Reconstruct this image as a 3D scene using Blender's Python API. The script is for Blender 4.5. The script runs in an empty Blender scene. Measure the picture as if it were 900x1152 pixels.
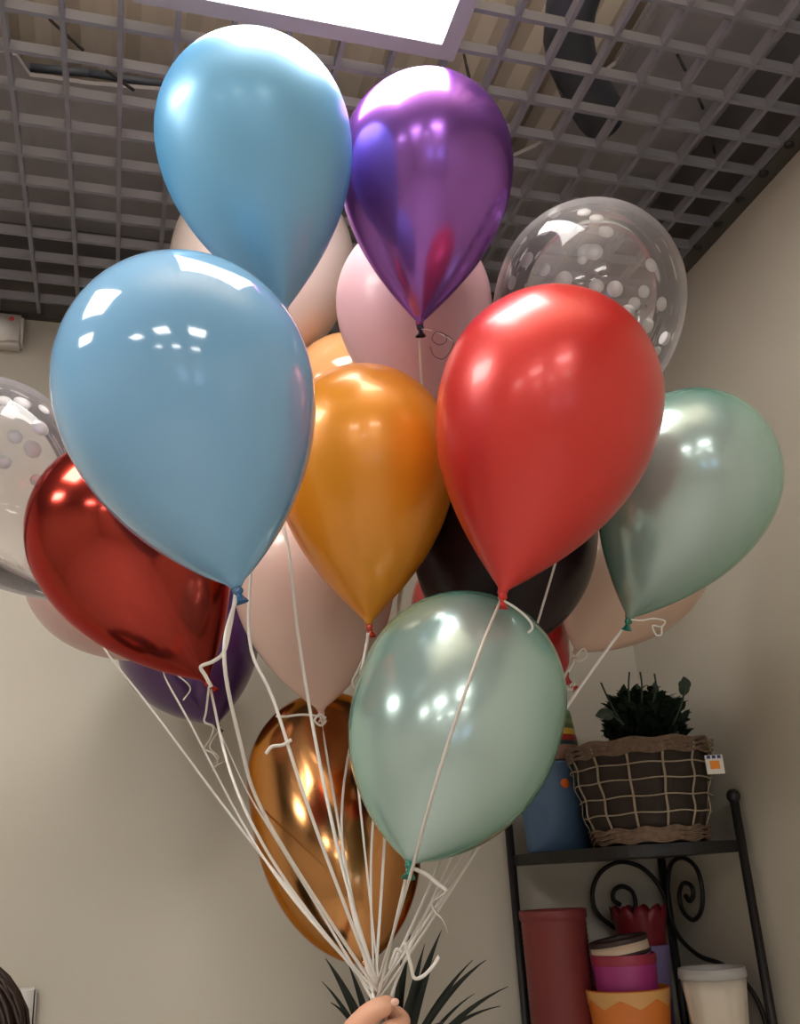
import bpy, bmesh, math, random
import numpy as np
from mathutils import Vector, Matrix

random.seed(7)
SC = bpy.context.scene
COL = SC.collection

# ------------------------------------------------------------------ camera
FPX = 1078.87
YAW, PITCH, ROLL = math.radians(16.817), math.radians(21.277), math.radians(-3.315)
EYE = Vector((0, 0, 1.6))


def cam_axes():
    cy, sy, cp, sp = math.cos(YAW), math.sin(YAW), math.cos(PITCH), math.sin(PITCH)
    f = Vector((sy * cp, cy * cp, sp))
    r = Vector((cy, -sy, 0))
    u = r.cross(f)
    cr, sr = math.cos(ROLL), math.sin(ROLL)
    return r * cr + u * sr, u * cr - r * sr, f


CR, CU, CF = cam_axes()
cam = bpy.data.cameras.new('camera')
cam_ob = bpy.data.objects.new('camera', cam)
COL.objects.link(cam_ob)
cam_ob.matrix_world = Matrix((
    (CR.x, CU.x, -CF.x, EYE.x), (CR.y, CU.y, -CF.y, EYE.y), (CR.z, CU.z, -CF.z, EYE.z), (0, 0, 0, 1)))
cam.sensor_fit = 'HORIZONTAL'
cam.sensor_width = 36.0
cam.lens = FPX * 36.0 / 900.0
cam.clip_start = 0.02
cam.clip_end = 60
SC.camera = cam_ob

# ------------------------------------------------------------------ world, exposure, lights
SC.view_settings.view_transform = 'Standard'
SC.view_settings.look = 'None'
SC.view_settings.gamma = 1.0
SC.view_settings.use_curve_mapping = False
SC.view_settings.exposure = 0.45
PANEL_STRENGTH = 18.0
PANEL_COLOR = (1.0, 0.965, 0.91)
WINDOW_STRENGTH = 2.0
world = bpy.data.worlds.new('world')
SC.world = world
world.use_nodes = True
wb = world.node_tree.nodes['Background']
wb.inputs[0].default_value = (0.55, 0.72, 1.0, 1)
wb.inputs[1].default_value = WINDOW_STRENGTH
void = bpy.data.lights.new('roof_void_fill', 'AREA')
void.shape = 'RECTANGLE'
void.size, void.size_y = 1.6, 0.6
void.energy = 34.0
void.color = (1.0, 0.93, 0.85)
vo = bpy.data.objects.new('roof_void_fill', void)
COL.objects.link(vo)
vo.location = (0.2, 0.35, 3.22)
vo.rotation_euler = (math.pi, 0, 0)      # added fill light without a fixture, faces up to brighten the roof deck


# ------------------------------------------------------------------ measuring helpers (image point at a depth / on a plane)
def ray(px, py):
    return CR * ((px - 450) / FPX) - CU * ((py - 576) / FPX) + CF


def at(px, py, dep):
    return EYE + ray(px, py) * dep


def on_y(px, py, y):
    d = ray(px, py)
    return EYE + d * ((y - EYE.y) / d.y)


def on_x(px, py, x):
    d = ray(px, py)
    return EYE + d * ((x - EYE.x) / d.x)


def on_z(px, py, z):
    d = ray(px, py)
    return EYE + d * ((z - EYE.z) / d.z)


# ------------------------------------------------------------------ object helpers
def lin(c):
    return tuple(((v / 255) / 12.92 if v / 255 <= 0.04045 else ((v / 255 + 0.055) / 1.055) ** 2.4) for v in c) + (1.0,)


def obj(name, bm, m, parent=None, smooth=True):
    me = bpy.data.meshes.new(name)
    if parent is not None:
        off = parent_origin(parent)
        bmesh.ops.translate(bm, verts=bm.verts, vec=-off)
    bmesh.ops.recalc_face_normals(bm, faces=bm.faces)
    bm.to_mesh(me)
    bm.free()
    for p in me.polygons:
        p.use_smooth = smooth
    if m is not None:
        for mm in (m if isinstance(m, (list, tuple)) else [m]):
            me.materials.append(mm)
    o = bpy.data.objects.new(name, me)
    COL.objects.link(o)
    if parent is not None:
        o.parent = parent
    return o


def parent_origin(p):
    v = Vector((0, 0, 0))
    while p is not None:
        v = v + Vector(p.location)
        p = p.parent
    return v


def thing(name, label, cat, loc, group=None):
    o = bpy.data.objects.new(name, None)
    COL.objects.link(o)
    o.location = loc
    o.empty_display_size = 0.05
    o['label'] = label
    o['category'] = cat
    if group:
        o['group'] = group
    return o


def tag(o, label, cat, group=None, kind=None):
    o['label'] = label
    o['category'] = cat
    if group:
        o['group'] = group
    if kind:
        o['kind'] = kind
    return o


def struct(name, bm, m, parent=None, smooth=False):
    o = obj(name, bm, m, parent, smooth)
    if parent is None:
        o['kind'] = 'structure'
    return o


def add_box(bm, lo, hi, mi=0):
    x0, y0, z0 = lo
    x1, y1, z1 = hi
    v = [bm.verts.new(c) for c in ((x0, y0, z0), (x1, y0, z0), (x1, y1, z0), (x0, y1, z0), (x0, y0, z1), (x1, y0, z1), (x1, y1, z1), (x0, y1, z1))]
    for f in ((3, 2, 1, 0), (4, 5, 6, 7), (0, 1, 5, 4), (1, 2, 6, 5), (2, 3, 7, 6), (3, 0, 4, 7)):
        bm.faces.new([v[i] for i in f]).material_index = mi


def add_obox(bm, c, ax, ay, az, mi=0):
    """box at centre c with half axes ax, ay, az"""
    v = []
    for sz in (-1, 1):
        for sx, sy in ((-1, -1), (1, -1), (1, 1), (-1, 1)):
            v.append(bm.verts.new(c + ax * sx + ay * sy + az * sz))
    for f in ((3, 2, 1, 0), (4, 5, 6, 7), (0, 1, 5, 4), (1, 2, 6, 5), (2, 3, 7, 6), (3, 0, 4, 7)):
        bm.faces.new([v[i] for i in f]).material_index = mi


def add_revolve(bm, prof, seg=48, origin=Vector((0, 0, 0)), axis=Vector((0, 0, 1)), cap0=False, cap1=False, mi=0, wob=None):
    """prof: list of (radius, height along axis)"""
    axis = Vector(axis).normalized()
    a = axis.orthogonal().normalized() if abs(axis.z) < 0.999 else Vector((1, 0, 0))
    b = axis.cross(a)
    rings = []
    for r, h in prof:
        if r < 1e-6:
            rings.append([bm.verts.new(origin + axis * h)])
            continue
        ring = []
        for k in range(seg):
            t = 2 * math.pi * k / seg
            rr, hh = (r, h) if wob is None else wob(r, h, t)
            ring.append(bm.verts.new(origin + axis * hh + (a * math.cos(t) + b * math.sin(t)) * rr))
        rings.append(ring)
    for q0, q1 in zip(rings, rings[1:]):
        for k in range(seg):
            k2 = (k + 1) % seg
            if len(q0) == 1:
                f = bm.faces.new((q0[0], q1[k], q1[k2]))
            elif len(q1) == 1:
                f = bm.faces.new((q0[k], q0[k2], q1[0]))
            else:
                f = bm.faces.new((q0[k], q0[k2], q1[k2], q1[k]))
            f.material_index = mi
    if cap0 and len(rings[0]) > 1:
        bm.faces.new(rings[0][::-1]).material_index = mi
    if cap1 and len(rings[-1]) > 1:
        bm.faces.new(rings[-1]).material_index = mi


def add_tube(bm, pts, rad, seg=8, mi=0, closed=False):
    pts = [Vector(p) for p in pts]
    n = len(pts)
    rads = rad if isinstance(rad, (list, tuple)) else [rad] * n
    rings = []
    t0 = (pts[1] - pts[0]).normalized()
    nrm = t0.orthogonal().normalized()
    for i in range(n):
        if closed:
            t = (pts[(i + 1) % n] - pts[i - 1]).normalized()
        else:
            t = (pts[min(i + 1, n - 1)] - pts[max(i - 1, 0)]).normalized()
        nrm = (nrm - t * nrm.dot(t))
        nrm = nrm.normalized() if nrm.length > 1e-6 else t.orthogonal().normalized()
        bn = t.cross(nrm)
        rings.append([bm.verts.new(pts[i] + (nrm * math.cos(2 * math.pi * k / seg) + bn * math.sin(2 * math.pi * k / seg)) * rads[i]) for k in range(seg)])
    m = n if closed else n - 1
    for i in range(m):
        q0, q1 = rings[i], rings[(i + 1) % n]
        for k in range(seg):
            k2 = (k + 1) % seg
            bm.faces.new((q0[k], q0[k2], q1[k2], q1[k])).material_index = mi
    if not closed:
        bm.faces.new(rings[0][::-1]).material_index = mi
        bm.faces.new(rings[-1]).material_index = mi


def add_ribbon(bm, pts, width, thick=0.0004, face=None, twist=0.0, phase=0.0):
    """a flat strip swept along pts; face is the direction its broad side looks"""
    pts = [Vector(p) for p in pts]
    n = len(pts)
    rings = []
    for i in range(n):
        t = (pts[min(i + 1, n - 1)] - pts[max(i - 1, 0)]).normalized()
        a = phase + twist * i / max(1, n - 1)
        side = t.cross(face)
        if side.length < 1e-5:
            side = t.orthogonal()
        side.normalize()
        up = side.cross(t).normalized()
        w = side * math.cos(a) + up * math.sin(a)
        h = w.cross(t).normalized()
        ws = w * (width / 2)
        hs = h * (thick / 2)
        rings.append([bm.verts.new(pts[i] + q) for q in (-ws - hs, ws - hs, ws + hs, -ws + hs)])
    for q0, q1 in zip(rings, rings[1:]):
        for k in range(4):
            bm.faces.new((q0[k], q0[(k + 1) % 4], q1[(k + 1) % 4], q1[k]))
    bm.faces.new(rings[0][::-1])
    bm.faces.new(rings[-1])


def add_ball(bm, c, r, seg=16, sc=(1, 1, 1), mi=0):
    prof = [(max(0, r * math.sin(math.pi * k / 10)), -r * math.cos(math.pi * k / 10)) for k in range(11)]
    prof[0] = (0, -r)
    prof[-1] = (0, r)
    b2 = len(bm.verts)
    add_revolve(bm, prof, seg, Vector((0, 0, 0)), mi=mi)
    bm.verts.ensure_lookup_table()
    for v in bm.verts[b2:]:
        v.co = Vector((v.co.x * sc[0], v.co.y * sc[1], v.co.z * sc[2])) + Vector(c)


def spline(pts, n):
    """Catmull-Rom through pts"""
    P = [Vector(p) for p in pts]
    if len(P) == 2:
        return [P[0].lerp(P[1], k / n) for k in range(n + 1)]
    P = [P[0] * 2 - P[1]] + P + [P[-1] * 2 - P[-2]]
    out = []
    segs = len(P) - 3
    for k in range(n + 1):
        u = k / n * segs
        i = min(int(u), segs - 1)
        t = u - i
        a, b, c, d = P[i], P[i + 1], P[i + 2], P[i + 3]
        out.append(0.5 * ((2 * b) + (c - a) * t + (2 * a - 5 * b + 4 * c - d) * t * t + (3 * b - a - 3 * c + d) * t ** 3))
    return out


# ------------------------------------------------------------------ materials
def mat(name, col, rough=0.5, metal=0.0, spec=0.5, coat=0.0, coat_rough=0.05, tint=None, sss=0.0, sss_rad=(0.02, 0.02, 0.02), emit=None, estr=0.0, trans=0.0, bump=None, noise=None):
    m = bpy.data.materials.new(name)
    m.use_nodes = True
    nt = m.node_tree
    b = nt.nodes['Principled BSDF']
    b.inputs['Base Color'].default_value = col
    b.inputs['Roughness'].default_value = rough
    b.inputs['Metallic'].default_value = metal
    b.inputs['Specular IOR Level'].default_value = spec
    b.inputs['Coat Weight'].default_value = coat
    b.inputs['Coat Roughness'].default_value = coat_rough
    if tint:
        b.inputs['Specular Tint'].default_value = tint
    if sss:
        b.inputs['Subsurface Weight'].default_value = sss
        b.inputs['Subsurface Radius'].default_value = sss_rad
        b.inputs['Subsurface Scale'].default_value = 1.0
    if emit:
        b.inputs['Emission Color'].default_value = emit
        b.inputs['Emission Strength'].default_value = estr
    if noise:
        sc, amt = noise
        tc = nt.nodes.new('ShaderNodeTexCoord')
        nz = nt.nodes.new('ShaderNodeTexNoise')
        nz.inputs['Scale'].default_value = sc
        nz.inputs['Detail'].default_value = 4
        nt.links.new(tc.outputs['Object'], nz.inputs['Vector'])
        mx = nt.nodes.new('ShaderNodeMix')
        mx.data_type = 'RGBA'
        mx.inputs[6].default_value = tuple(c * (1 - amt) for c in col[:3]) + (1,)
        mx.inputs[7].default_value = tuple(min(1, c * (1 + amt)) for c in col[:3]) + (1,)
        nt.links.new(nz.outputs['Fac'], mx.inputs[0])
        nt.links.new(mx.outputs[2], b.inputs['Base Color'])
    if bump:
        sc, st = bump
        tc = nt.nodes.new('ShaderNodeTexCoord')
        nz = nt.nodes.new('ShaderNodeTexNoise')
        nz.inputs['Scale'].default_value = sc
        nz.inputs['Detail'].default_value = 6
        nt.links.new(tc.outputs['Object'], nz.inputs['Vector'])
        bp = nt.nodes.new('ShaderNodeBump')
        bp.inputs['Strength'].default_value = st
        bp.inputs['Distance'].default_value = 0.01
        nt.links.new(nz.outputs['Fac'], bp.inputs['Height'])
        nt.links.new(bp.outputs['Normal'], b.inputs['Normal'])
    return m


def clear_film(name, haze_col, body=0.10, rim=0.5, gloss_rough=0.03):
    """thin clear latex: you look through it, with more film in the way towards its limb"""
    m = bpy.data.materials.new(name)
    m.use_nodes = True
    nt = m.node_tree
    nt.nodes.clear()
    out = nt.nodes.new('ShaderNodeOutputMaterial')
    tr = nt.nodes.new('ShaderNodeBsdfTransparent')
    df = nt.nodes.new('ShaderNodeBsdfDiffuse')
    df.inputs['Color'].default_value = haze_col
    tl = nt.nodes.new('ShaderNodeBsdfTranslucent')
    tl.inputs['Color'].default_value = haze_col
    hz = nt.nodes.new('ShaderNodeMixShader')
    hz.inputs[0].default_value = 0.5
    nt.links.new(df.outputs[0], hz.inputs[1])
    nt.links.new(tl.outputs[0], hz.inputs[2])
    lw = nt.nodes.new('ShaderNodeLayerWeight')
    lw.inputs['Blend'].default_value = 0.5
    pw = nt.nodes.new('ShaderNodeMath')
    pw.operation = 'POWER'
    nt.links.new(lw.outputs['Facing'], pw.inputs[0])
    pw.inputs[1].default_value = 3.5
    mr = nt.nodes.new('ShaderNodeMapRange')
    mr.inputs['To Min'].default_value = body
    mr.inputs['To Max'].default_value = rim
    nt.links.new(pw.outputs[0], mr.inputs['Value'])
    m1 = nt.nodes.new('ShaderNodeMixShader')
    nt.links.new(mr.outputs[0], m1.inputs[0])
    nt.links.new(tr.outputs[0], m1.inputs[1])
    nt.links.new(hz.outputs[0], m1.inputs[2])
    gl = nt.nodes.new('ShaderNodeBsdfGlossy')
    gl.inputs['Roughness'].default_value = gloss_rough
    fr = nt.nodes.new('ShaderNodeFresnel')
    fr.inputs['IOR'].default_value = 1.45
    m2 = nt.nodes.new('ShaderNodeMixShader')
    nt.links.new(fr.outputs[0], m2.inputs[0])
    nt.links.new(m1.outputs[0], m2.inputs[1])
    nt.links.new(gl.outputs[0], m2.inputs[2])
    nt.links.new(m2.outputs[0], out.inputs[0])
    return m


def striped(name, stops, axis, lo, hi, rough=0.5):
    """horizontal bands of paint up the height of a pot; stops = [(pos, rgb)]"""
    m = mat(name, (0.5, 0.5, 0.5, 1), rough)
    nt = m.node_tree
    tc = nt.nodes.new('ShaderNodeTexCoord')
    sp = nt.nodes.new('ShaderNodeSeparateXYZ')
    nt.links.new(tc.outputs['Object'], sp.inputs[0])
    mr = nt.nodes.new('ShaderNodeMapRange')
    mr.inputs['From Min'].default_value = lo
    mr.inputs['From Max'].default_value = hi
    nt.links.new(sp.outputs[axis], mr.inputs['Value'])
    cr = nt.nodes.new('ShaderNodeValToRGB')
    cr.color_ramp.interpolation = 'CONSTANT'
    els = cr.color_ramp.elements
    els[0].position, els[0].color = stops[0][0], lin(stops[0][1])
    els[1].position, els[1].color = stops[1][0], lin(stops[1][1])
    for p, c in stops[2:]:
        e = els.new(p)
        e.color = lin(c)
    nt.links.new(mr.outputs[0], cr.inputs[0])
    nt.links.new(cr.outputs[0], nt.nodes['Principled BSDF'].inputs['Base Color'])
    return m


M_WALL = mat('painted_wall', (0.50, 0.46, 0.385, 1), 0.6, spec=0.3, bump=(220, 0.05), noise=(1.5, 0.03))
M_FLOOR = mat('floor_tile', (0.52, 0.49, 0.44, 1), 0.35, noise=(3, 0.15))
M_GRID = mat('grid_grey', (0.175, 0.175, 0.205, 1), 0.45)
M_TRIM = mat('trim_dark', (0.055, 0.05, 0.045, 1), 0.6)
M_UPPER = mat('upper_wall_shade', (0.09, 0.08, 0.078, 1), 0.8)  # shade above the grid put into the wall colour as a dark tone
M_HOLE = mat('gap_and_rod_black', (0.01, 0.01, 0.01, 1), 0.6)
M_DECK = mat('deck_beige', (0.52, 0.44, 0.35, 1), 0.55, noise=(6, 0.12))
M_SHEET = mat('sheet_dark', (0.34, 0.32, 0.33, 1), 0.7, noise=(4, 0.3), bump=(6, 0.6))
M_DUCT = mat('duct_slate', (0.07, 0.08, 0.10, 1), 0.5)
M_LAMPFRAME = mat('lamp_frame', (0.33, 0.32, 0.36, 1), 0.5)
M_LAMP = mat('lamp_diffuser', (0.9, 0.9, 0.88, 1), 0.6, emit=PANEL_COLOR + (1,), estr=PANEL_STRENGTH)
M_LAMP_DIM = mat('lamp_diffuser_dim', (0.9, 0.9, 0.88, 1), 0.6, emit=PANEL_COLOR + (1,), estr=PANEL_STRENGTH * 0.75)
M_WHITE = mat('white_plastic', (0.68, 0.65, 0.6, 1), 0.4)
M_LED = mat('red_led', (0.7, 0.05, 0.05, 1), 0.3)
M_IRON = mat('black_iron', (0.016, 0.014, 0.014, 1), 0.45, metal=0.3)
M_RIBBON = mat('ribbon_white', (0.70, 0.65, 0.60, 1), 0.3, spec=0.6, sss=0.0)
M_GLASS = clear_film('window_glass', (0.9, 0.95, 1, 1), 0.02, 0.1, 0.01)
M_FRAME = mat('window_frame_grey', (0.25, 0.25, 0.27, 1), 0.4)

# ------------------------------------------------------------------ the room
XL, XR, YF, YB, ZC = -3.6, 1.411, -4.6, 2.426, 3.1
bm = bmesh.new(); add_box(bm, (XL - 0.1, YF - 0.1, -0.1), (XR + 0.1, YB + 0.1, 0)); struct('floor', bm, M_FLOOR)
bm = bmesh.new(); add_box(bm, (XL - 0.1, YB, 0), (XR + 0.1, YB + 0.1, 3.12)); struct('wall_back', bm, M_WALL)
bm = bmesh.new(); add_box(bm, (XR, YF - 0.1, 0), (XR + 0.1, YB, 3.12)); struct('wall_right', bm, M_WALL)
bm = bmesh.new(); add_box(bm, (XL - 0.1, YF - 0.1, 0), (XL, YB, 3.12)); struct('wall_left', bm, M_WALL)
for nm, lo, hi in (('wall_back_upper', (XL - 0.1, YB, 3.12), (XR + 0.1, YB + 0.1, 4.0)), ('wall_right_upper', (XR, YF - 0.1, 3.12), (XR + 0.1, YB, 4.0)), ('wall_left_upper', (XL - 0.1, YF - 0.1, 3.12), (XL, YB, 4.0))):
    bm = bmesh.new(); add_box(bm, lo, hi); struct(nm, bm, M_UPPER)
WINS = [(-1.35, -0.45), (0.05, 0.95)]
WZ0, WZ1 = 1.35, 2.15
bm = bmesh.new()
xs = [XL] + [v for w in WINS for v in w] + [XR]
for k in range(0, len(xs), 2):
    add_box(bm, (xs[k], YF - 0.1, 0), (xs[k + 1], YF, 4.0))
for x0, x1 in WINS:
    add_box(bm, (x0, YF - 0.1, 0), (x1, YF, WZ0)); add_box(bm, (x0, YF - 0.1, WZ1), (x1, YF, 4.0))
struct('wall_front', bm, M_WALL)
for n, (x0, x1) in enumerate(WINS):
    bm = bmesh.new()
    t = 0.04
    add_box(bm, (x0, YF - 0.08, WZ0), (x0 + t, YF - 0.02, WZ1)); add_box(bm, (x1 - t, YF - 0.08, WZ0), (x1, YF - 0.02, WZ1))
    add_box(bm, (x0 + t, YF - 0.08, WZ0), (x1 - t, YF - 0.02, WZ0 + t)); add_box(bm, (x0 + t, YF - 0.08, WZ1 - t), (x1 - t, YF - 0.02, WZ1))
    w = struct('window_%d' % (n + 1), bm, M_FRAME)
    bm = bmesh.new(); add_box(bm, (x0 + t, YF - 0.053, WZ0 + t), (x1 - t, YF - 0.047, WZ1 - t)); obj('window_pane', bm, M_GLASS, w, False)
for nm, lo, hi in (('baseboard_back', (XL, YB - 0.015, 0), (XR, YB, 0.08)), ('baseboard_right', (XR - 0.015, YF, 0), (XR, YB - 0.015, 0.08)), ('baseboard_left', (XL, YF, 0), (XL + 0.015, YB - 0.015, 0.08))):
    bm = bmesh.new(); add_box(bm, lo, hi); struct(nm, bm, M_WHITE)

# open-cell grid ceiling
GA, GB = 0.10203, 0.09392          # cell sizes
GX0, GY0 = 1.5 * -0.17823543, 1.5 * 0.93068077
LAMPS = [(0.26, 1.023), (-0.95, 1.0), (-2.16, 1.0), (0.24, -1.41), (-0.96, -1.41), (-2.16, -1.41), (0.24, -3.6), (-0.96, -3.6), (-2.16, -3.6)]
LH = 0.305
BH, BW = 0.025, 0.0092


def free_spans(lo, hi, holes):
    segs = [(lo, hi)]
    for a, b in holes:
        nxt = []
        for s, e in segs:
            if b <= s or a >= e:
                nxt.append((s, e))
            else:
                if a > s: nxt.append((s, a))
                if b < e: nxt.append((b, e))
        segs = nxt
    return segs


XT, YT = 1.362, YB - 0.045
bm = bmesh.new()
k = -40
while k <= 16:
    x = GX0 + k * GA
    if x > XL:
        holes = [(ly - LH, ly + LH) for lx, ly in LAMPS if abs(lx - x) < LH]
        for s, e in free_spans(YF, YT + 0.01, holes):
            add_box(bm, (x - BW / 2, s, ZC), (x + BW / 2, e, ZC + BH))
    k += 1
for k in range(-70, 12):
    y = GY0 + k * GB
    if YF < y < YT + 0.02:
        holes = [(lx - LH, lx + LH) for lx, ly in LAMPS if abs(ly - y) < LH]
        for s, e in free_spans(XL, XT + 0.004, holes):
            add_box(bm, (s, y - BW / 2, ZC + 0.0006), (e, y + BW / 2, ZC + BH - 0.0006))
struct('ceiling', bm, M_GRID)
# wall angle that carries the grid along the right and back walls
bm = bmesh.new(); add_box(bm, (XT + 0.004, YF, ZC - 0.003), (XR, YB, ZC + 0.03)); struct('trim_1', bm, M_TRIM)
bm = bmesh.new(); add_box(bm, (XL, YT + 0.012, ZC - 0.002), (XT + 0.004, YB, ZC + 0.03)); struct('trim_2', bm, M_TRIM)
bm = bmesh.new()
for k in range(-12, 11):
    add_revolve(bm, [(0.0, -0.008), (0.010, -0.008), (0.012, 0.0), (0.012, 0.004)], 12, Vector((XT + 0.014, GY0 + k * GB - 0.014, ZC)), cap1=True)  # black studs added to stand in for the dark gaps at the bar ends
o = obj('trim_3', bm, M_HOLE); o['kind'] = 'structure'

# the roof above the grid: ribbed beige deck, dark sheeting hung under it, a slate duct
bm = bmesh.new()
ZR = 3.62
prof = []
x = XL
step = 0.036
kk = 0
while x < XR + 0.02:
    z = ZR + (0.02 if kk % 4 in (1, 2) else 0.0)
    prof.append((x, z)); kk += 1
    x += step
va = [[bm.verts.new((px_, y, z)) for px_, z in prof] for y in (YF, YB)]
vb = [[bm.verts.new((px_, y, z + 0.01)) for px_, z in prof] for y in (YF, YB)]
for i in range(len(prof) - 1):
    bm.faces.new((va[0][i], va[0][i + 1], va[1][i + 1], va[1][i]))
    bm.faces.new((vb[0][i], vb[1][i], vb[1][i + 1], vb[0][i + 1]))
struct('roof_deck', bm, M_DECK)
bm = bmesh.new(); add_box(bm, (XL - 0.1, YF - 0.1, 4.0), (XR + 0.1, YB + 0.1, 4.05)); struct('roof', bm, M_WALL)
bm = bmesh.new()
ZS = 3.40
edge = [(-900, -10), (-300, 20), (-40, 52), (18, 62), (34, 84), (60, 86), (100, 91), (180, 99), (300, 118), (420, 150), (520, 178), (575, 176), (603, 164), (622, 150), (640, 130), (655, 112), (672, 84), (705, 62), (726, 40), (740, 10), (764, -40), (800, -110), (850, -190)]
pts = [on_z(px, py, ZS) for px, py in edge]
pts = [Vector((max(XL, min(XR - 0.002, p.x)), min(p.y, YB - 0.01), ZS)) for p in pts]
low = [Vector((p.x, p.y, ZS + 0.012 * math.sin(7 * p.x + 3 * p.y))) for p in pts]
far = [Vector((p.x, YB - 0.002, ZS + 0.01)) for p in pts]
far[-1].x = pts[-1].x = low[-1].x
top_l = [bm.verts.new(p + Vector((0, 0, 0.012))) for p in low]
top_f = [bm.verts.new(p + Vector((0, 0, 0.012))) for p in far]
bot_l = [bm.verts.new(p) for p in low]
bot_f = [bm.verts.new(p) for p in far]
for i in range(len(pts) - 1):
    bm.faces.new((bot_l[i], bot_f[i], bot_f[i + 1], bot_l[i + 1]))
    bm.faces.new((top_l[i], top_l[i + 1], top_f[i + 1], top_f[i]))
    bm.faces.new((bot_l[i], bot_l[i + 1], top_l[i + 1], top_l[i]))
# part of the sheeting beyond the last point, over to the right wall
p = pts[-1]
add_box(bm, (p.x - 0.001, p.y - 1.6, ZS), (XR - 0.001, YB - 0.002, ZS + 0.012))
sheet = struct('ceiling_sheeting', bm, M_SHEET)
bm = bmesh.new()
a, b = on_z(640, 20, 3.33), on_z(676, 128, 3.33)
add_tube(bm, spline([a + Vector((-0.02, -0.5, 0.05)), a, b, b + Vector((0.0, 0.05, 0.10))], 16), 0.055, 16)
tag(obj('air_duct', bm, M_DUCT), 'slate grey round air duct above the grid ceiling beside the beige deck', 'duct')
for (q0, q1) in (((762, 62), (771, 79)), ((786, 111), (791, 122)), ((801, 155), (804, 172)), ((56, 22), (93, 56)), ((120, 80), (150, 101)), ((522, 62), (528, 88)), ((622, 84), (633, 110))):
    bm = bmesh.new()
    add_tube(bm, [on_z(*q0, 3.36), on_z(*q1, ZC + 0.044)], 0.0035, 6)
    o = obj('hanger_wire', bm, M_HOLE)
    tag(o, 'thin hanger rod reaching down through the grid ceiling to carry it', 'hanger', 'hanger rods above the ceiling grid')
bm = bmesh.new()
q = [on_z(x_, y_, 3.44) for x_, y_ in ((-60, 66), (35, 76), (100, 82), (190, 96))]
for s, e in zip(q, q[1:]):
    add_tube(bm, [s, e], 0.010, 8)
tag(obj('roof_batten', bm, M_DUCT), 'long grey batten crossing above the grid at the edge of the dark sheeting', 'batten')

# lamps: square panels lying in the grid
for n, (lx, ly) in enumerate(LAMPS):
    t = thing('ceiling_light', 'bright square light panel set in the grid ceiling above the balloons' if n == 0 else
              'square ceiling light panel outside the picture, seen only as balloon reflections', 'ceiling light', (lx, ly, ZC), 'square ceiling light panels')
    bm = bmesh.new()
    h, w = 0.302, 0.034
    z0, z1 = ZC - 0.006, ZC + 0.03
    add_box(bm, (lx - h, ly - h, z0), (lx + h, ly - h + w, z1)); add_box(bm, (lx - h, ly + h - w, z0), (lx + h, ly + h, z1))
    add_box(bm, (lx - h, ly - h + w, z0), (lx - h + w, ly + h - w, z1)); add_box(bm, (lx + h - w, ly - h + w, z0), (lx + h, ly + h - w, z1))
    obj('frame', bm, M_LAMPFRAME, t, False)
    bm = bmesh.new(); add_box(bm, (lx - h + w, ly - h + w, ZC), (lx + h - w, ly + h - w, ZC + 0.012)); obj('diffuser', bm, M_LAMP_DIM if n == 0 else M_LAMP, t, False)
    bm = bmesh.new(); add_box(bm, (lx - h + 0.004, ly - h + 0.004, ZC + 0.0305), (lx + h - 0.004, ly + h - 0.004, ZC + 0.05)); obj('housing', bm, M_LAMPFRAME, t, False)

# ------------------------------------------------------------------ wall fittings
c = on_y(-6, 372, YB - 0.03)
t = thing('motion_sensor', 'white box sensor with a red light high on the back wall', 'sensor', (c.x, YB, c.z))
bm = bmesh.new(); add_box(bm, (c.x - 0.072, YB - 0.055, c.z - 0.045), (c.x + 0.072, YB, c.z + 0.045))
bmesh.ops.bevel(bm, geom=[e for e in bm.edges], offset=0.008, segments=3, affect='EDGES')
obj('housing', bm, M_WHITE, t)
bm = bmesh.new()
add_revolve(bm, [(0.0, 0.02), (0.02, 0.017), (0.036, 0.0)], 24, Vector((c.x + 0.02, YB - 0.055, c.z - 0.008)), (0, -1, 0))
obj('lens', bm, M_WHITE, t)
bm = bmesh.new()
add_revolve(bm, [(0.0, 0.003), (0.006, 0.002), (0.007, 0.0)], 14, Vector((c.x + 0.042, YB - 0.056, c.z + 0.026)), (0, -1, 0))
obj('indicator', bm, M_LED, t)['label'] = 'small red light'
c = on_y(19, 1150, YB)
t = thing('wall_socket', 'cream socket plate on the back wall behind the brown-haired person', 'socket', (c.x, YB, c.z))
bm = bmesh.new(); add_box(bm, (c.x - 0.04, YB - 0.02, c.z - 0.075), (c.x + 0.036, YB, c.z + 0.066))
bmesh.ops.bevel(bm, geom=[e for e in bm.edges], offset=0.005, segments=2, affect='EDGES')
obj('plate', bm, M_WHITE, t)
bm = bmesh.new(); add_revolve(bm, [(0.026, 0.0), (0.024, 0.006), (0.02, -0.002), (0, -0.002)], 24, Vector((c.x, YB - 0.021, c.z - 0.02)), (0, -1, 0)); obj('insert', bm, M_WHITE, t)

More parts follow.
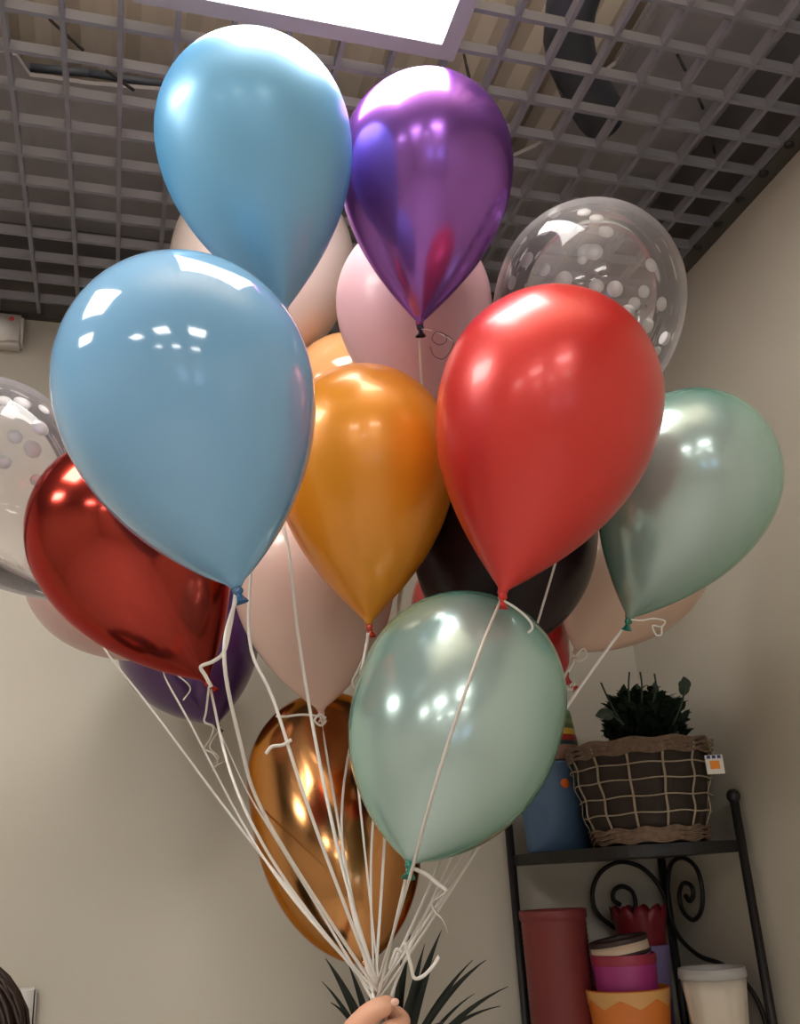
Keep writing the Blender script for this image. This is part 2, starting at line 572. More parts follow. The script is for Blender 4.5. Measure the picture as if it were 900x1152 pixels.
# ------------------------------------------------------------------ corner shelf
SX, SY = 1.385, 2.40       # corner post
PL = Vector((0.966, 2.40, 0)); PR = Vector((1.38, 2.022, 0)); PC = Vector((1.388, 2.40, 0))
rack = thing('corner_shelf', 'black wrought iron corner shelf rack with scrolls against the walls', 'shelf rack', (1.2, 2.25, 0))
for p in (PL, PR, PC):
    top = 1.745
    bm = bmesh.new()
    add_tube(bm, [(p.x, p.y, 0), (p.x, p.y, top)], 0.0105, 12)
    pt = obj('post', bm, M_IRON, rack)
    if p is not PC:
        bm = bmesh.new(); add_ball(bm, (p.x, p.y, top + 0.008), 0.0165); obj('finial', bm, M_IRON, pt)
SHELVES = [1.645, 1.16, 0.68, 0.2]
for z in SHELVES:
    bm = bmesh.new()
    # corner, right post, bowed front, left post
    fr = [Vector((PR.x, PR.y)), Vector((1.24, 2.0)), Vector((1.08, 2.06)), Vector((0.99, 2.2)), Vector((PL.x, PL.y))]
    arc = spline([(v.x, v.y, 0) for v in fr], 24)
    poly = [(v.x, v.y) for v in arc] + [(PC.x, PC.y)]
    lo = [bm.verts.new((x, y, z - 0.014)) for x, y in poly]
    hi = [bm.verts.new((x, y, z + 0.012)) for x, y in poly]
    bm.faces.new(lo); bm.faces.new(hi)
    for i in range(len(poly)):
        j = (i + 1) % len(poly)
        bm.faces.new((lo[i], lo[j], hi[j], hi[i]))
    obj('shelf_board', bm, M_IRON, rack, False)


def scroll(pix, fn, plane, n=60, r=0.0058):
    bm = bmesh.new()
    add_tube(bm, spline([fn(px, py, plane) for px, py in pix], n), r, 8)
    return obj('scroll', bm, M_IRON, rack)


scroll([(698, 1018), (690, 1012), (691, 1002), (700, 997), (711, 1003), (715, 1018), (708, 1036), (695, 1044), (682, 1037), (669, 1022), (667, 1000), (677, 980), (697, 970), (720, 975), (738, 991), (748, 1010), (753, 1035), (757, 1060)], on_y, 2.397, 90)
scroll([(771, 1007), (776, 1014), (780, 1006), (777, 996), (768, 994), (764, 1008), (769, 1026), (780, 1035), (789, 1024), (790, 1000), (783, 976), (768, 965), (755, 972), (751, 996), (754, 1030), (764, 1054), (786, 1075), (812, 1085), (838, 1105), (856, 1134), (868, 1175)], on_x, 1.384, 90)


def pot_profile(r0, r1, h, wall=0.004):
    return [(0, 0), (r0 - 0.004, 0), (r0, 0.004), (r1, h - 0.002), (r1 - wall / 2, h), (r1 - wall, h - 0.002), (r0 - wall, 0.008), (0, 0.008)]


ZT = SHELVES[0] + 0.012
ZM = SHELVES[1] + 0.012
# blue bucket
bc = at(612, 930, 2.42)
M_BLUEB = mat('bucket_blue', lin((72, 98, 128)), 0.45, noise=(30, 0.12))
t = thing('bucket', 'slate blue bucket with an orange dot, left on the top shelf', 'bucket', (1.06, 2.31, ZT))
bm = bmesh.new()
add_revolve(bm, [(0, 0), (0.076, 0), (0.08, 0.004), (0.088, 0.2), (0.092, 0.203), (0.092, 0.21), (0.086, 0.21), (0.076, 0.01), (0, 0.01)], 48, Vector((1.06, 2.31, ZT)))
obj('body', bm, M_BLUEB, t)
d = ray(636, 881).normalized()
bm = bmesh.new()
nv = Vector((0.0, 0.0, 0.0))
ctr = Vector((1.06, 2.31, ZT))
q = EYE + d * 2.25
hitv = None
s_ = 1.9
while s_ < 3.0:
    q = EYE + d * s_
    if Vector((q.x - ctr.x, q.y - ctr.y)).length < 0.087:
        hitv = q; break
    s_ += 0.002
if hitv is None:
    hitv = ctr + Vector((0.05, -0.07, 0.14))
nv = Vector((hitv.x - ctr.x, hitv.y - ctr.y, 0)).normalized()
add_revolve(bm, [(0, 0.003), (0.010, 0.002), (0.012, -0.001), (0.0, -0.001)], 16, hitv, nv)
obj('sticker', bm, mat('sticker_orange', lin((205, 95, 20)), 0.5), t)['label'] = 'round orange dot'
# striped pot standing in the bucket
sp0 = Vector((1.062, 2.318, ZT + 0.213))
M_STR = striped('pot_stripes', [(0.0, (150, 110, 96)), (0.30, (40, 60, 62)), (0.38, (160, 44, 34)), (0.50, (196, 160, 48)), (0.62, (74, 88, 52)), (0.72, (98, 120, 66)), (0.82, (70, 92, 60)), (0.90, (105, 128, 74))], 2, 0.0, 0.13)
bm = bmesh.new()
add_revolve(bm, [(0, 0), (0.078, 0), (0.08, 0.003), (0.066, 0.126), (0.062, 0.13), (0.05, 0.12), (0, 0.12)], 40, Vector((0, 0, 0)))
o = obj('striped_pot', bm, M_STR)
o.location = sp0
tag(o, 'small pot with green, yellow and red stripes on top of the blue bucket', 'pot')

# wicker basket
BC = Vector((1.206, 2.122, ZT))
BR0, BR1, BHH = 0.128, 0.172, 0.225
M_WICK = mat('wicker_rim', (0.16, 0.10, 0.066, 1), 0.65, noise=(90, 0.75))
M_WIRE = mat('wicker_light', (0.34, 0.27, 0.19, 1), 0.6, noise=(80, 0.25))
M_LINER = mat('basket_liner', (0.03, 0.019, 0.014, 1), 0.8, noise=(40, 0.4))
bk = thing('wicker_basket', 'brown wicker basket with pale cross wires on the top shelf', 'basket', BC)


def brad(h):
    return BR0 + (BR1 - BR0) * (h / BHH) ** 0.8


bm = bmesh.new()
add_revolve(bm, [(0, 0.004)] + [(brad(h) - 0.008, 0.004 + h * 0.985) for h in (0, 0.05, 0.1, 0.15, 0.2, BHH)] + [(BR1 - 0.02, BHH - 0.01), (0.1, 0.15), (0, 0.15)], 48, BC)
obj('liner', bm, M_LINER, bk)


def strand(bm, h, amp, n, ph, r, rofs=0.0, wig=0.0):
    pts = []
    for k in range(96):
        t_ = 2 * math.pi * k / 96
        hh = h + amp * math.sin(n * t_ + ph)
        rr = brad(max(0, h)) + rofs + amp * 0.9 * math.cos(n * t_ + ph)
        pts.append(BC + Vector((math.cos(t_) * rr, math.sin(t_) * rr, hh)))
    add_tube(bm, pts, r, 6, closed=True)


bm = bmesh.new()
for k in range(9):
    strand(bm, BHH - 0.0036 * k, 0.0030, 11 + k % 3, 2.1 * k, 0.0030)
obj('rim_braid', bm, M_WICK, bk)
bm = bmesh.new()
for k in range(9):
    strand(bm, 0.006 + 0.0034 * k, 0.0030, 11 + k % 3, 2.1 * k, 0.0028)
obj('base_braid', bm, M_WICK, bk)
bm = bmesh.new()
for h in (0.066, 0.102, 0.138, 0.172):
    strand(bm, h, 0.0015, 9, h * 40, 0.0018, 0.002)
obj('cross_wire', bm, M_WIRE, bk)
bm = bmesh.new()
for k in range(13):
    a_ = 2 * math.pi * (k + 0.35) / 13
    for dd in (-0.008, 0.008):
        pts = [BC + Vector((math.cos(a_ + dd) * (brad(h) + 0.0035 * math.cos(h * 90)), math.sin(a_ + dd) * (brad(h) + 0.0035 * math.cos(h * 90)), h)) for h in np.linspace(0.02, BHH - 0.01, 22)]
        add_tube(bm, pts, 0.0017, 5)
obj('upright_stake', bm, M_WIRE, bk)
# price tag tied to the rim: white card, orange square, blue dots
tp = at(804, 860, 2.18)
tr_ = CR; tu = Vector((0, 0, 1)); tf = tr_.cross(tu).normalized()
tr2 = tu.cross(tf).normalized()
if tr2.dot(CR) < 0: tr2 = -tr2
bm = bmesh.new(); add_obox(bm, tp, tr2 * 0.020, tf * 0.0012, tu * 0.021); tg = obj('price_tag', bm, mat('card_white', (0.72, 0.68, 0.62, 1), 0.5), bk, False)
tg['label'] = 'white card tag with an orange square'
fs = -1 if tf.dot(CF) > 0 else 1
bm = bmesh.new(); add_obox(bm, tp + tf * fs * 0.0016 - tu * 0.001, tr2 * 0.011, tf * 0.0004, tu * 0.009); obj('patch', bm, mat('patch_orange', lin((235, 140, 30)), 0.5), tg, False)
bm = bmesh.new()
for k in (-1, 0, 1):
    add_obox(bm, tp + tf * fs * 0.0016 + tu * 0.0165 + tr2 * 0.012 * k, tr2 * 0.004, tf * 0.0004, tu * 0.0035)
obj('blue_marks', bm, mat('dots_blue', lin((40, 50, 120)), 0.5), tg, False)
bm = bmesh.new()
knotp = at(795, 828, 2.14)
add_tube(bm, spline([knotp, tp + tu * 0.035 - tr2 * 0.004, tp + tu * 0.02], 8), 0.001, 5)
add_tube(bm, spline([knotp, tp + tu * 0.04 + tr2 * 0.006, tp + tu * 0.02 + tr2 * 0.004], 8), 0.001, 5)
obj('string', bm, M_WIRE, tg)
# leafy plant inside the basket
M_LEAF = mat('leaf_dark', (0.012, 0.028, 0.012, 1), 0.55, noise=(25, 0.4))


def add_leaf(bm, base, d, nrm, L, W, bend=0.2, n=6):
    d = d.normalized(); side = d.cross(nrm).normalized(); up = side.cross(d)
    prev = None
    for k in range(n + 1):
        s = k / n
        w = W * math.sin(math.pi * min(1, s * 0.93 + 0.07)) ** 0.8 * (1 - 0.25 * s)
        c0 = base + d * (L * s) - up * (bend * L * s * s)
        row = [bm.verts.new(c0 - side * w + up * w * 0.25), bm.verts.new(c0), bm.verts.new(c0 + side * w + up * w * 0.25)]
        if prev:
            bm.faces.new((prev[0], prev[1], row[1], row[0])); bm.faces.new((prev[1], prev[2], row[2], row[1]))
        prev = row


rp = random.Random(3)
pl = thing('leafy_plant', 'dark green bushy leafy plant growing out of the wicker basket', 'plant', BC + Vector((0, 0, 0.16)))
bm = bmesh.new()
PB = BC + Vector((0.03, 0.0, 0.225))
for k in range(760):
    a_ = rp.uniform(0, 2 * math.pi)
    rr = 0.09 * math.sqrt(rp.random())
    hmax = 0.135 * math.sqrt(max(0.05, 1 - (rr / 0.112) ** 2))
    h = rp.uniform(0.0, hmax) + 0.0
    b = PB + Vector((math.cos(a_) * rr, math.sin(a_) * rr, h))
    d = Vector((math.cos(a_) * (0.25 + rr * 6), math.sin(a_) * (0.25 + rr * 6), rp.uniform(0.4, 1.4))) + Vector((rp.uniform(-.5, .5), rp.uniform(-.5, .5), 0))
    nrm = Vector((rp.uniform(-.4, .4), rp.uniform(-.4, .4), 1))
    add_leaf(bm, b, d, nrm, rp.uniform(0.022, 0.036), rp.uniform(0.009, 0.014), 0.25, 4)
obj('foliage', bm, M_LEAF, pl)
bm = bmesh.new()
dep = 2.13
for base, mid, tip in (((700, 815), (686, 790), (676, 768)), ((722, 790), (722, 770), (720, 756)), ((708, 790), (707, 772), (708, 756)), ((735, 790), (738, 772), (736, 758)), ((757, 815), (766, 795), (771, 772)), ((702, 815), (692, 806), (684, 800))):
    add_tube(bm, spline([at(*base, dep), at(*mid, dep), at(*tip, dep)], 8), 0.0022, 5)
obj('stem', bm, M_LEAF, pl)
for px, py, ang, L in ((686, 800, 200, 0.034), (690, 806, 160, 0.03), (768, 782, 80, 0.036), (772, 776, 100, 0.03), (766, 775, 60, 0.024)):
    a_ = math.radians(ang)
    b = at(px, py, dep)
    bm = bmesh.new()
    add_leaf(bm, b, CR * math.cos(a_) + CU * math.sin(a_), -CF, L, 0.014, 0.1, 8)
    obj('large_leaf', bm, M_LEAF, pl)

# pots on the second shelf
def at_h(px, py, dep):
    return at(px, py, dep)


M_REDB = mat('bucket_red', lin((120, 46, 46)), 0.5)
c = at(623, 1040, 2.30)
c = Vector((c.x, c.y, ZM))
topz = at(621, 1024, 2.24).z
bm = bmesh.new()
H = topz - ZM
prof = [(0, 0), (0.071, 0), (0.074, 0.003)]
nr = 26
for k in range(nr):
    h0 = 0.01 + (H - 0.035) * k / nr
    r_ = 0.074 + 0.005 * (h0 / H)
    prof += [(r_, h0), (r_ - 0.0016, h0 + (H - 0.035) / nr * 0.75)]
prof += [(0.079, H - 0.022), (0.081, H - 0.02), (0.081, H - 0.003), (0.079, H), (0.077, H - 0.002), (0.07, 0.01), (0, 0.01)]
add_revolve(bm, prof, 56, c)
tag(obj('ribbed_bucket', bm, M_REDB), 'tall dull red ribbed bucket at the left of the second shelf', 'bucket')

# nested stack: orange pot, magenta pot, cream pot
c = at(708, 1130, 2.18); c = Vector((c.x, c.y, ZM))
zt_o = at(706, 1116, 2.10).z
M_OR = mat('pot_orange', lin((212, 118, 45)), 0.45)
M_ORP = mat('pot_orange_pale', lin((214, 160, 96)), 0.45)
bm = bmesh.new()
H = zt_o - ZM
seg = 72
add_revolve(bm, [(0, 0), (0.07, 0), (0.074, 0.004), (0.095, H - 0.004), (0.094, H), (0.092, H - 0.003), (0.072, 0.01), (0, 0.01)], seg, c)
ob = thing('flower_pot', 'orange flower pot with a pale zigzag band, lowest of the nested pots', 'pot', c, 'nested pots on the second shelf')
obj('body', bm, M_OR, ob)
bm = bmesh.new()
a0, a1 = [], []
for k in range(seg * 2):
    t_ = 2 * math.pi * k / (seg * 2)
    tri = abs(((t_ * 7 / math.pi) % 2) - 1)
    lo_h = H - 0.018 - 0.020 * tri
    for h, lst in ((H - 0.003, a1), (lo_h, a0)):
        r_ = 0.074 + 0.021 * (h / H) + 0.0012
        lst.append(bm.verts.new(c + Vector((math.cos(t_) * r_, math.sin(t_) * r_, h))))
for k in range(seg * 2):
    j = (k + 1) % (seg * 2)
    bm.faces.new((a0[k], a0[j], a1[j], a1[k]))
obj('zigzag_band', bm, M_ORP, ob)['label'] = 'pale orange zigzag band'
# magenta
zt_m = at(704, 1076, 2.13).z
M_MAG = mat('pot_magenta', lin((158, 46, 116)), 0.45)
M_MAGR = mat('pot_magenta_red', lin((150, 44, 66)), 0.45)
zb = zt_o - 0.05
bm = bmesh.new()
Hm = zt_m - zb
add_revolve(bm, [(0, 0), (0.068, 0), (0.069, 0.003), (0.073, Hm - 0.003), (0.072, Hm), (0.07, Hm - 0.003), (0.065, 0.01), (0, 0.01)], 56, Vector((c.x, c.y, zb)))
om = thing('flower_pot', 'magenta flower pot nested in the orange pot', 'pot', Vector((c.x, c.y, zb)), 'nested pots on the second shelf')
obj('body', bm, M_MAG, om)
bm = bmesh.new()
add_revolve(bm, [(0.0732, Hm - 0.022), (0.0742, Hm - 0.02), (0.0748, Hm - 0.004), (0.0735, Hm - 0.001)], 56, Vector((c.x, c.y, zb)))
obj('rim', bm, M_MAGR, om)['label'] = 'reddish rim'
# cream, tilted
M_CREAM = mat('pot_cream', lin((206, 182, 158)), 0.5)
M_DKBR = mat('pot_dark_brown', lin((52, 34, 32)), 0.5)
ax = (Vector((0, 0, 1)) - CR * 0.14).normalized()
b0 = Vector((c.x, c.y, zt_m - 0.028))
oc = thing('flower_pot', 'cream pot with dark rims, tilted on top of the magenta pot', 'pot', b0, 'nested pots on the second shelf')
bm = bmesh.new(); add_revolve(bm, [(0, 0), (0.058, 0), (0.0655, 0.022), (0.0668, 0.026), (0.067, 0.05), (0.064, 0.05), (0.056, 0.006), (0, 0.006)], 48, b0, ax); obj('body', bm, M_CREAM, oc)
bm = bmesh.new(); add_revolve(bm, [(0.0672, 0.05), (0.069, 0.052), (0.069, 0.060), (0.066, 0.062), (0.062, 0.058), (0.0635, 0.05)], 48, b0, ax); obj('top_rim', bm, M_DKBR, oc)['label'] = 'dark brown top rim'
bm = bmesh.new(); add_revolve(bm, [(0.0665, 0.022), (0.0695, 0.023), (0.0695, 0.030), (0.0672, 0.031)], 48, b0, ax); obj('lower_band', bm, M_DKBR, oc)['label'] = 'dark brown band'
# dark red petal-edged pot standing in a lavender pot, behind the stack
c2 = at(722, 1070, 2.36)
zt_r = at(718, 1022, 2.34).z
zb_l = ZM
zt_l = at(740, 1064, 2.30).z
c2 = Vector((c2.x + 0.005, c2.y - 0.0, ZM))
M_LAV = mat('pot_lavender', lin((122, 108, 150)), 0.5)
bm = bmesh.new()
Hl = zt_l - ZM
add_revolve(bm, pot_profile(0.045, 0.063, Hl), 48, c2)
tag(obj('flower_pot', bm, M_LAV), 'lavender flower pot half hidden behind the magenta pot', 'pot', 'pots at the back of the second shelf')
M_DKRED = mat('pot_dark_red', lin((122, 20, 34)), 0.45)
zb_r = zt_l - 0.035
Hr = zt_r - zb_r


def zig(r, h, t_):
    if h > Hr * 0.6:
        return r + 0.004 * abs(math.sin(5.5 * t_)), h - 0.012 + 0.018 * abs(math.sin(5.5 * t_))
    return r, h


bm = bmesh.new()
add_revolve(bm, [(0, 0), (0.055, 0), (0.056, 0.003), (0.060, Hr * 0.55), (0.064, Hr * 0.8), (0.067, Hr), (0.064, Hr), (0.06, Hr * 0.75), (0.053, 0.008), (0, 0.008)], 88, Vector((c2.x, c2.y, zb_r)), wob=zig)
tag(obj('petal_pot', bm, M_DKRED), 'dark red pot with a petal-shaped top edge in front of the scroll', 'pot', 'pots at the back of the second shelf')
# translucent white bucket
c3 = at(805, 1120, 2.10)
zt_w = at(804, 1092, 2.04).z
c3 = Vector((c3.x, c3.y, ZM))
Hw = zt_w - ZM
M_WB = mat('bucket_white', lin((206, 194, 178)), 0.45, noise=(14, 0.12))


def fold(r, h, t_):
    return r * (1 + 0.018 * math.sin(9 * t_) + 0.010 * math.sin(17 * t_ + 1)) if 0.01 < h < Hw - 0.02 else r, h


bm = bmesh.new()
t = thing('bucket', 'off-white bucket with vertical folds at the right of the second shelf', 'bucket', c3)
add_revolve(bm, [(0, 0), (0.048, 0), (0.05, 0.005), (0.053, Hw * 0.25), (0.060, Hw * 0.5), (0.066, Hw * 0.75), (0.071, Hw - 0.016), (0.068, Hw - 0.02), (0.045, 0.01), (0, 0.01)], 72, c3, wob=fold)
obj('body', bm, M_WB, t)
bm = bmesh.new()
add_revolve(bm, [(0.0705, Hw - 0.022), (0.0735, Hw - 0.02), (0.0735, Hw - 0.008), (0.0715, Hw - 0.006), (0.073, Hw - 0.002), (0.071, Hw), (0.068, Hw - 0.003), (0.068, Hw - 0.02)], 60, c3)
obj('rim', bm, mat('bucket_rim', lin((168, 165, 162)), 0.4), t)['label'] = 'greyish rim'

# ------------------------------------------------------------------ spiky house plant behind the hand
M_YUC = mat('yucca_leaf', (0.016, 0.022, 0.018, 1), 0.5, noise=(20, 0.3))
M_POTB = mat('plant_pot_grey', (0.12, 0.12, 0.125, 1), 0.5)
yc = at(440, 1225, 2.0)
yt = thing('yucca_plant', 'spiky dark green plant standing behind the hand, low in the picture', 'plant', (yc.x, yc.y, 0))
bm = bmesh.new(); add_revolve(bm, [(0, 0), (0.12, 0), (0.13, 0.01), (0.16, 0.28), (0.165, 0.3), (0.15, 0.3), (0.145, 0.26), (0, 0.26)], 40, Vector((yc.x, yc.y, 0))); obj('pot', bm, M_POTB, yt)
bm = bmesh.new(); add_tube(bm, spline([(yc.x, yc.y, 0.255), (yc.x + 0.01, yc.y, 0.6), (yc.x, yc.y, yc.z + 0.02)], 16), 0.022, 12); obj('trunk', bm, mat('yucca_trunk', (0.12, 0.09, 0.06, 1), 0.8), yt)


def blade(bm, base, tip, w, sag=0.02, flip=0.0):
    base, tip = Vector(base), Vector(tip)
    n = 12
    d = tip - base
    side = d.cross(-CF + CR * flip).normalized()
    up = side.cross(d).normalized()
    prev = None
    for k in range(n + 1):
        s = k / n
        ww = w * (0.55 + 1.6 * s) if s < 0.3 else w * 1.03 * (1 - ((s - 0.3) / 0.7) ** 1.6)
        ww = max(ww, 0.0004)
        c_ = base + d * s + Vector((0, 0, 1)) * (sag * 4 * s * (1 - s))
        row = [bm.verts.new(c_ - side * ww + up * ww * 0.4), bm.verts.new(c_), bm.verts.new(c_ + side * ww + up * ww * 0.4)]
        row2 = [bm.verts.new(v.co - up * 0.0012) for v in row]
        if prev:
            p, p2 = prev
            for a_, b_, c2_, d2_ in ((p[0], p[1], row[1], row[0]), (p[1], p[2], row[2], row[1]), (row2[0], row2[1], p2[1], p2[0]), (row2[1], row2[2], p2[2], p2[1]), (p2[0], p[0], row[0], row2[0]), (p[2], p2[2], row2[2], row[2])):
                bm.faces.new((a_, b_, c2_, d2_))
        prev = (row, row2)


bm = bmesh.new()
for tx, ty, dd, w in ((366, 1078, 0.0, 0.018), (362, 1104, 0.03, 0.010), (372, 1128, -0.05, 0.012), (392, 1085, 0.08, 0.016), (412, 1100, 0.1, 0.018), (463, 1040, 0.06, 0.012), (478, 1062, 0.02, 0.016),
                      (497, 1046, 0.06, 0.017), (488, 1080, -0.06, 0.018), (472, 1090, -0.08, 0.020), (486, 1078, 0.03, 0.016), (452, 1075, 0.05, 0.016), (532, 1080, 0.05, 0.011), (547, 1080, 0.0, 0.013), (534, 1118, 0.08, 0.008), (572, 1110, 0.02, 0.012), (563, 1132, -0.05, 0.010),
                      (350, 1160, 0.0, 0.012), (590, 1165, 0.0, 0.012), (430, 1130, -0.15, 0.014), (500, 1150, -0.18, 0.014)):
    tip = at(tx, ty, 2.0 + dd)
    b = Vector((yc.x + (tx - 450) * 0.0001, yc.y + dd * 0.1, yc.z + random.uniform(-0.02, 0.03)))
    blade(bm, b, tip, w * 0.62, 0.016 + 0.0001 * abs(tx - 450))
obj('leaf_blades', bm, M_YUC, yt)

# ------------------------------------------------------------------ balloons
LAMBDA = 1.85


def g_prof(s, p, q):
    return max(0.0, 1 - s ** p) ** q


class Balloon:
    pass


def latex(name, rgb, rough=0.09, spec=0.5, coat=0.3, sss=0.0):
    return mat(name, lin(rgb), rough, spec=spec, coat=coat, coat_rough=0.04, sss=sss, sss_rad=(0.03, 0.02, 0.015))


def pearl(name, rgb, rim, metal=0.6, rough=0.3, coat=0.5, power=2.0, coat_rough=0.06):
    """pearlescent latex: mica sheen face on, deeper pigment where the film is seen edge on"""
    m = mat(name, lin(rgb), rough, metal=metal, coat=coat, coat_rough=coat_rough)
    nt = m.node_tree
    lw = nt.nodes.new('ShaderNodeLayerWeight')
    lw.inputs['Blend'].default_value = 0.5
    pw = nt.nodes.new('ShaderNodeMath'); pw.operation = 'POWER'
    pw.inputs[1].default_value = power
    nt.links.new(lw.outputs['Facing'], pw.inputs[0])
    mx = nt.nodes.new('ShaderNodeMix'); mx.data_type = 'RGBA'
    mx.inputs[6].default_value = lin(rgb)
    mx.inputs[7].default_value = lin(rim)
    nt.links.new(pw.outputs[0], mx.inputs[0])
    nt.links.new(mx.outputs[2], nt.nodes['Principled BSDF'].inputs['Base Color'])
    return m


SPECS = [
    # key, label, (left, right, top) of the outline, knot point, diameter, material, lower profile
    dict(k='big_blue', label='large plain light blue balloon in front at the left', c=(55, 352, 287), ctr=(204, 436, 148.5), kn=(266, 661), D=0.30, m=latex('latex_light_blue', (124, 172, 210), 0.1), p=2.0, q=0.88, lam=1.66),
    dict(k='red', label='bright pearl red balloon in front of the clear confetti balloon', c=(490, 748, 319), kn=(565, 668), D=0.30, m=pearl('pearl_red', (204, 50, 44), (198, 36, 28), 0.2, 0.32, coat=0.2, coat_rough=0.12), p=2.1, q=1.05, lam=1.85),
    dict(k='green', label='pearl green balloon lowest in front, above the hand', c=(400, 637, 653), ctr=(520, 786, 118), kn=(461, 970), D=0.28, m=pearl('pearl_green', (168, 188, 184), (84, 178, 150), 0.4, 0.22), p=2.5, q=0.88, lam=1.72),
    dict(k='sky', label='pearl sky blue balloon, topmost of all', c=(173, 396, 28), kn=(320, 352), D=0.28, m=pearl('pearl_sky', (124, 184, 222), (60, 164, 232), 0.2, 0.38, coat=0.12), p=2.0, lam=1.88),
    dict(k='purple', label='shiny purple balloon under the bright ceiling panel', c=(382, 578, 74), kn=(472, 366), D=0.28, m=mat('chrome_purple', lin((150, 96, 186)), 0.22, metal=0.75, coat=0.2, tint=lin((170, 110, 200))), p=2.0, lam=1.9, knc=(30, 16, 44)),
    dict(k='orange', label='pearl orange balloon in the middle of the bunch', c=(308, 512, 408), kn=(415, 703), D=0.28, m=pearl('pearl_orange', (228, 146, 36), (220, 126, 10), 0.15, 0.32, coat=0.25, coat_rough=0.1), p=2.1, lam=1.85, knc=(190, 60, 30)),
    dict(k='dark_red', label='shiny dark red balloon partly behind the large light blue one', c=(27, 250, 482), ctr=(138, 603, 110.5), kn=(233, 766), D=0.27, m=mat('chrome_red', lin((168, 58, 48)), 0.17, metal=0.9, coat=0.2, tint=lin((215, 110, 90))), p=2.05, q=0.95, lam=1.76),
    dict(k='white_pink', label='pinkish white balloon between the orange balloon and the bronze balloon', c=(262, 444, 545), ctr=(352, 650, 91), q=0.92, kn=(361, 800), D=0.29, m=latex('latex_blush', (216, 184, 172), 0.25, 0.4, 0.1), p=2.0, lam=1.66),
    dict(k='bronze', label='shiny bronze balloon lowest of all, behind the ribbons', c=(278, 460, 768), ctr=(369, 874, 91), kn=(410, 1082), D=0.302, m=mat('chrome_bronze', lin((196, 140, 88)), 0.17, metal=1.0, coat=0.1, tint=lin((225, 170, 120))), p=2.9, q=0.72, lam=2.4),
    dict(k='green_right', label='pearl green balloon at the far right beside the red balloon', c=(674, 881, 435), ctr=(779, 540, 102.5), kn=(707, 696), D=0.27, m=None, p=1.95, q=0.95, lam=1.72, like='green'),
    dict(k='peach', label='peach white balloon behind the right-hand green balloon', c=(632, 801, 535), ctr=(717, 626, 85), kn=(648, 733), D=0.3, m=latex('latex_peach', (206, 176, 158), 0.3, 0.4, 0.1), p=2.0, q=0.95, lam=1.7),
    dict(k='black', label='near-black balloon below the bright red balloon', c=(465, 673, 495), kn=(545, 745), D=0.31, m=latex('latex_black', (34, 18, 24), 0.3, 0.25, 0.0), p=2.4, lam=1.65),
    dict(k='red_back', label='plain red balloon mostly hidden behind the front green balloon', c=(484, 645, 606), ctr=(545, 690, 80), kn=(640, 768), D=0.305, m=latex('latex_red', (176, 36, 38), 0.2), p=2.3, lam=1.55),
    dict(k='white', label='white balloon behind the sky blue balloon and the light blue one', c=(190, 398, 184), kn=(262, 430), D=0.418, m=latex('latex_white', (226, 206, 198), 0.3, 0.4, 0.1), p=2.1, lam=1.7),
    dict(k='pink', label='pale pink balloon directly below the purple balloon', c=(378, 554, 246), kn=(486, 488), D=0.295, m=latex('latex_pink', (218, 172, 180), 0.3, 0.4, 0.1), p=2.1, lam=1.8),
    dict(k='orange_back', label='light orange balloon peeping out above the middle orange balloon', c=(325, 470, 350), ctr=(391, 451, 72), kn=(385, 580), D=0.282, m=latex('latex_orange', (214, 158, 104), 0.12), p=2.1, lam=1.8),
    dict(k='pink_left', label='pale pink balloon half hidden under the dark red balloon', c=(26, 194, 560), ctr=(110, 647, 84), q=0.95, kn=(182, 743), D=0.276, m=latex('latex_pink_left', (204, 168, 164), 0.3, 0.4, 0.1), p=2.1, lam=1.5),
    dict(k='purple_low', label='dark purple balloon hanging below the dark red balloon', c=(130, 291, 640), ctr=(211, 722, 80), q=0.95, kn=(244, 815), D=0.312, m=pearl('pearl_violet', (82, 46, 100), (74, 44, 96), 0.4, 0.3), p=2.0, lam=1.35, knc=(48, 16, 44)),
    dict(k='clear_right', label='clear balloon with white confetti dots behind the bright red balloon', c=(554, 774, 221), kn=(630, 505), D=0.33, m=None, p=2.3, lam=1.7, clear=1),
    dict(k='clear_left', label='clear balloon with white confetti dots cut off by the left edge', c=(-132, 98, 417), ctr=(-16, 532, 115), q=0.95, kn=(88, 678), D=0.31, m=None, p=2.0, lam=1.65, clear=2),
]
BY = {}


def proj(P):
    v = P - EYE
    d = v.dot(CF)
    return 450 + FPX * v.dot(CR) / d, 576 - FPX * v.dot(CU) / d


def place(B, cx, cy, dist):
    """centre of the fattest ring on the sight line through (cx, cy); the knot on its own sight line, on the near side"""
    s, R = B.s, B.R
    B.C = EYE + ray(cx, cy).normalized() * dist
    d = ray(*s['kn']).normalized()
    L = s['lam'] * R
    oc = EYE - B.C
    b = oc.dot(d)
    disc = b * b - (oc.dot(oc) - L * L)
    tt = -b - math.sqrt(disc) if disc > 0 else -b
    B.K = EYE + d * tt
    B.L = (B.K - B.C).length
    B.ax = (B.K - B.C).normalized()


def outline(B):
    a = B.ax.orthogonal().normalized(); c = B.ax.cross(a)
    xs, ys = [], []
    for i in range(29):
        u = i / 28 * 2 - 1
        t = (u if u > 0 else u * 0.999) * (B.L if u > 0 else B.crown * B.R)
        r = b_rad(B, t)
        for k in range(48):
            th = 2 * math.pi * k / 48
            x, y = proj(B.C + B.ax * t + (a * math.cos(th) + c * math.sin(th)) * max(r, 0))
            xs.append(x); ys.append(y)
    return min(xs), max(xs), min(ys), max(ys)


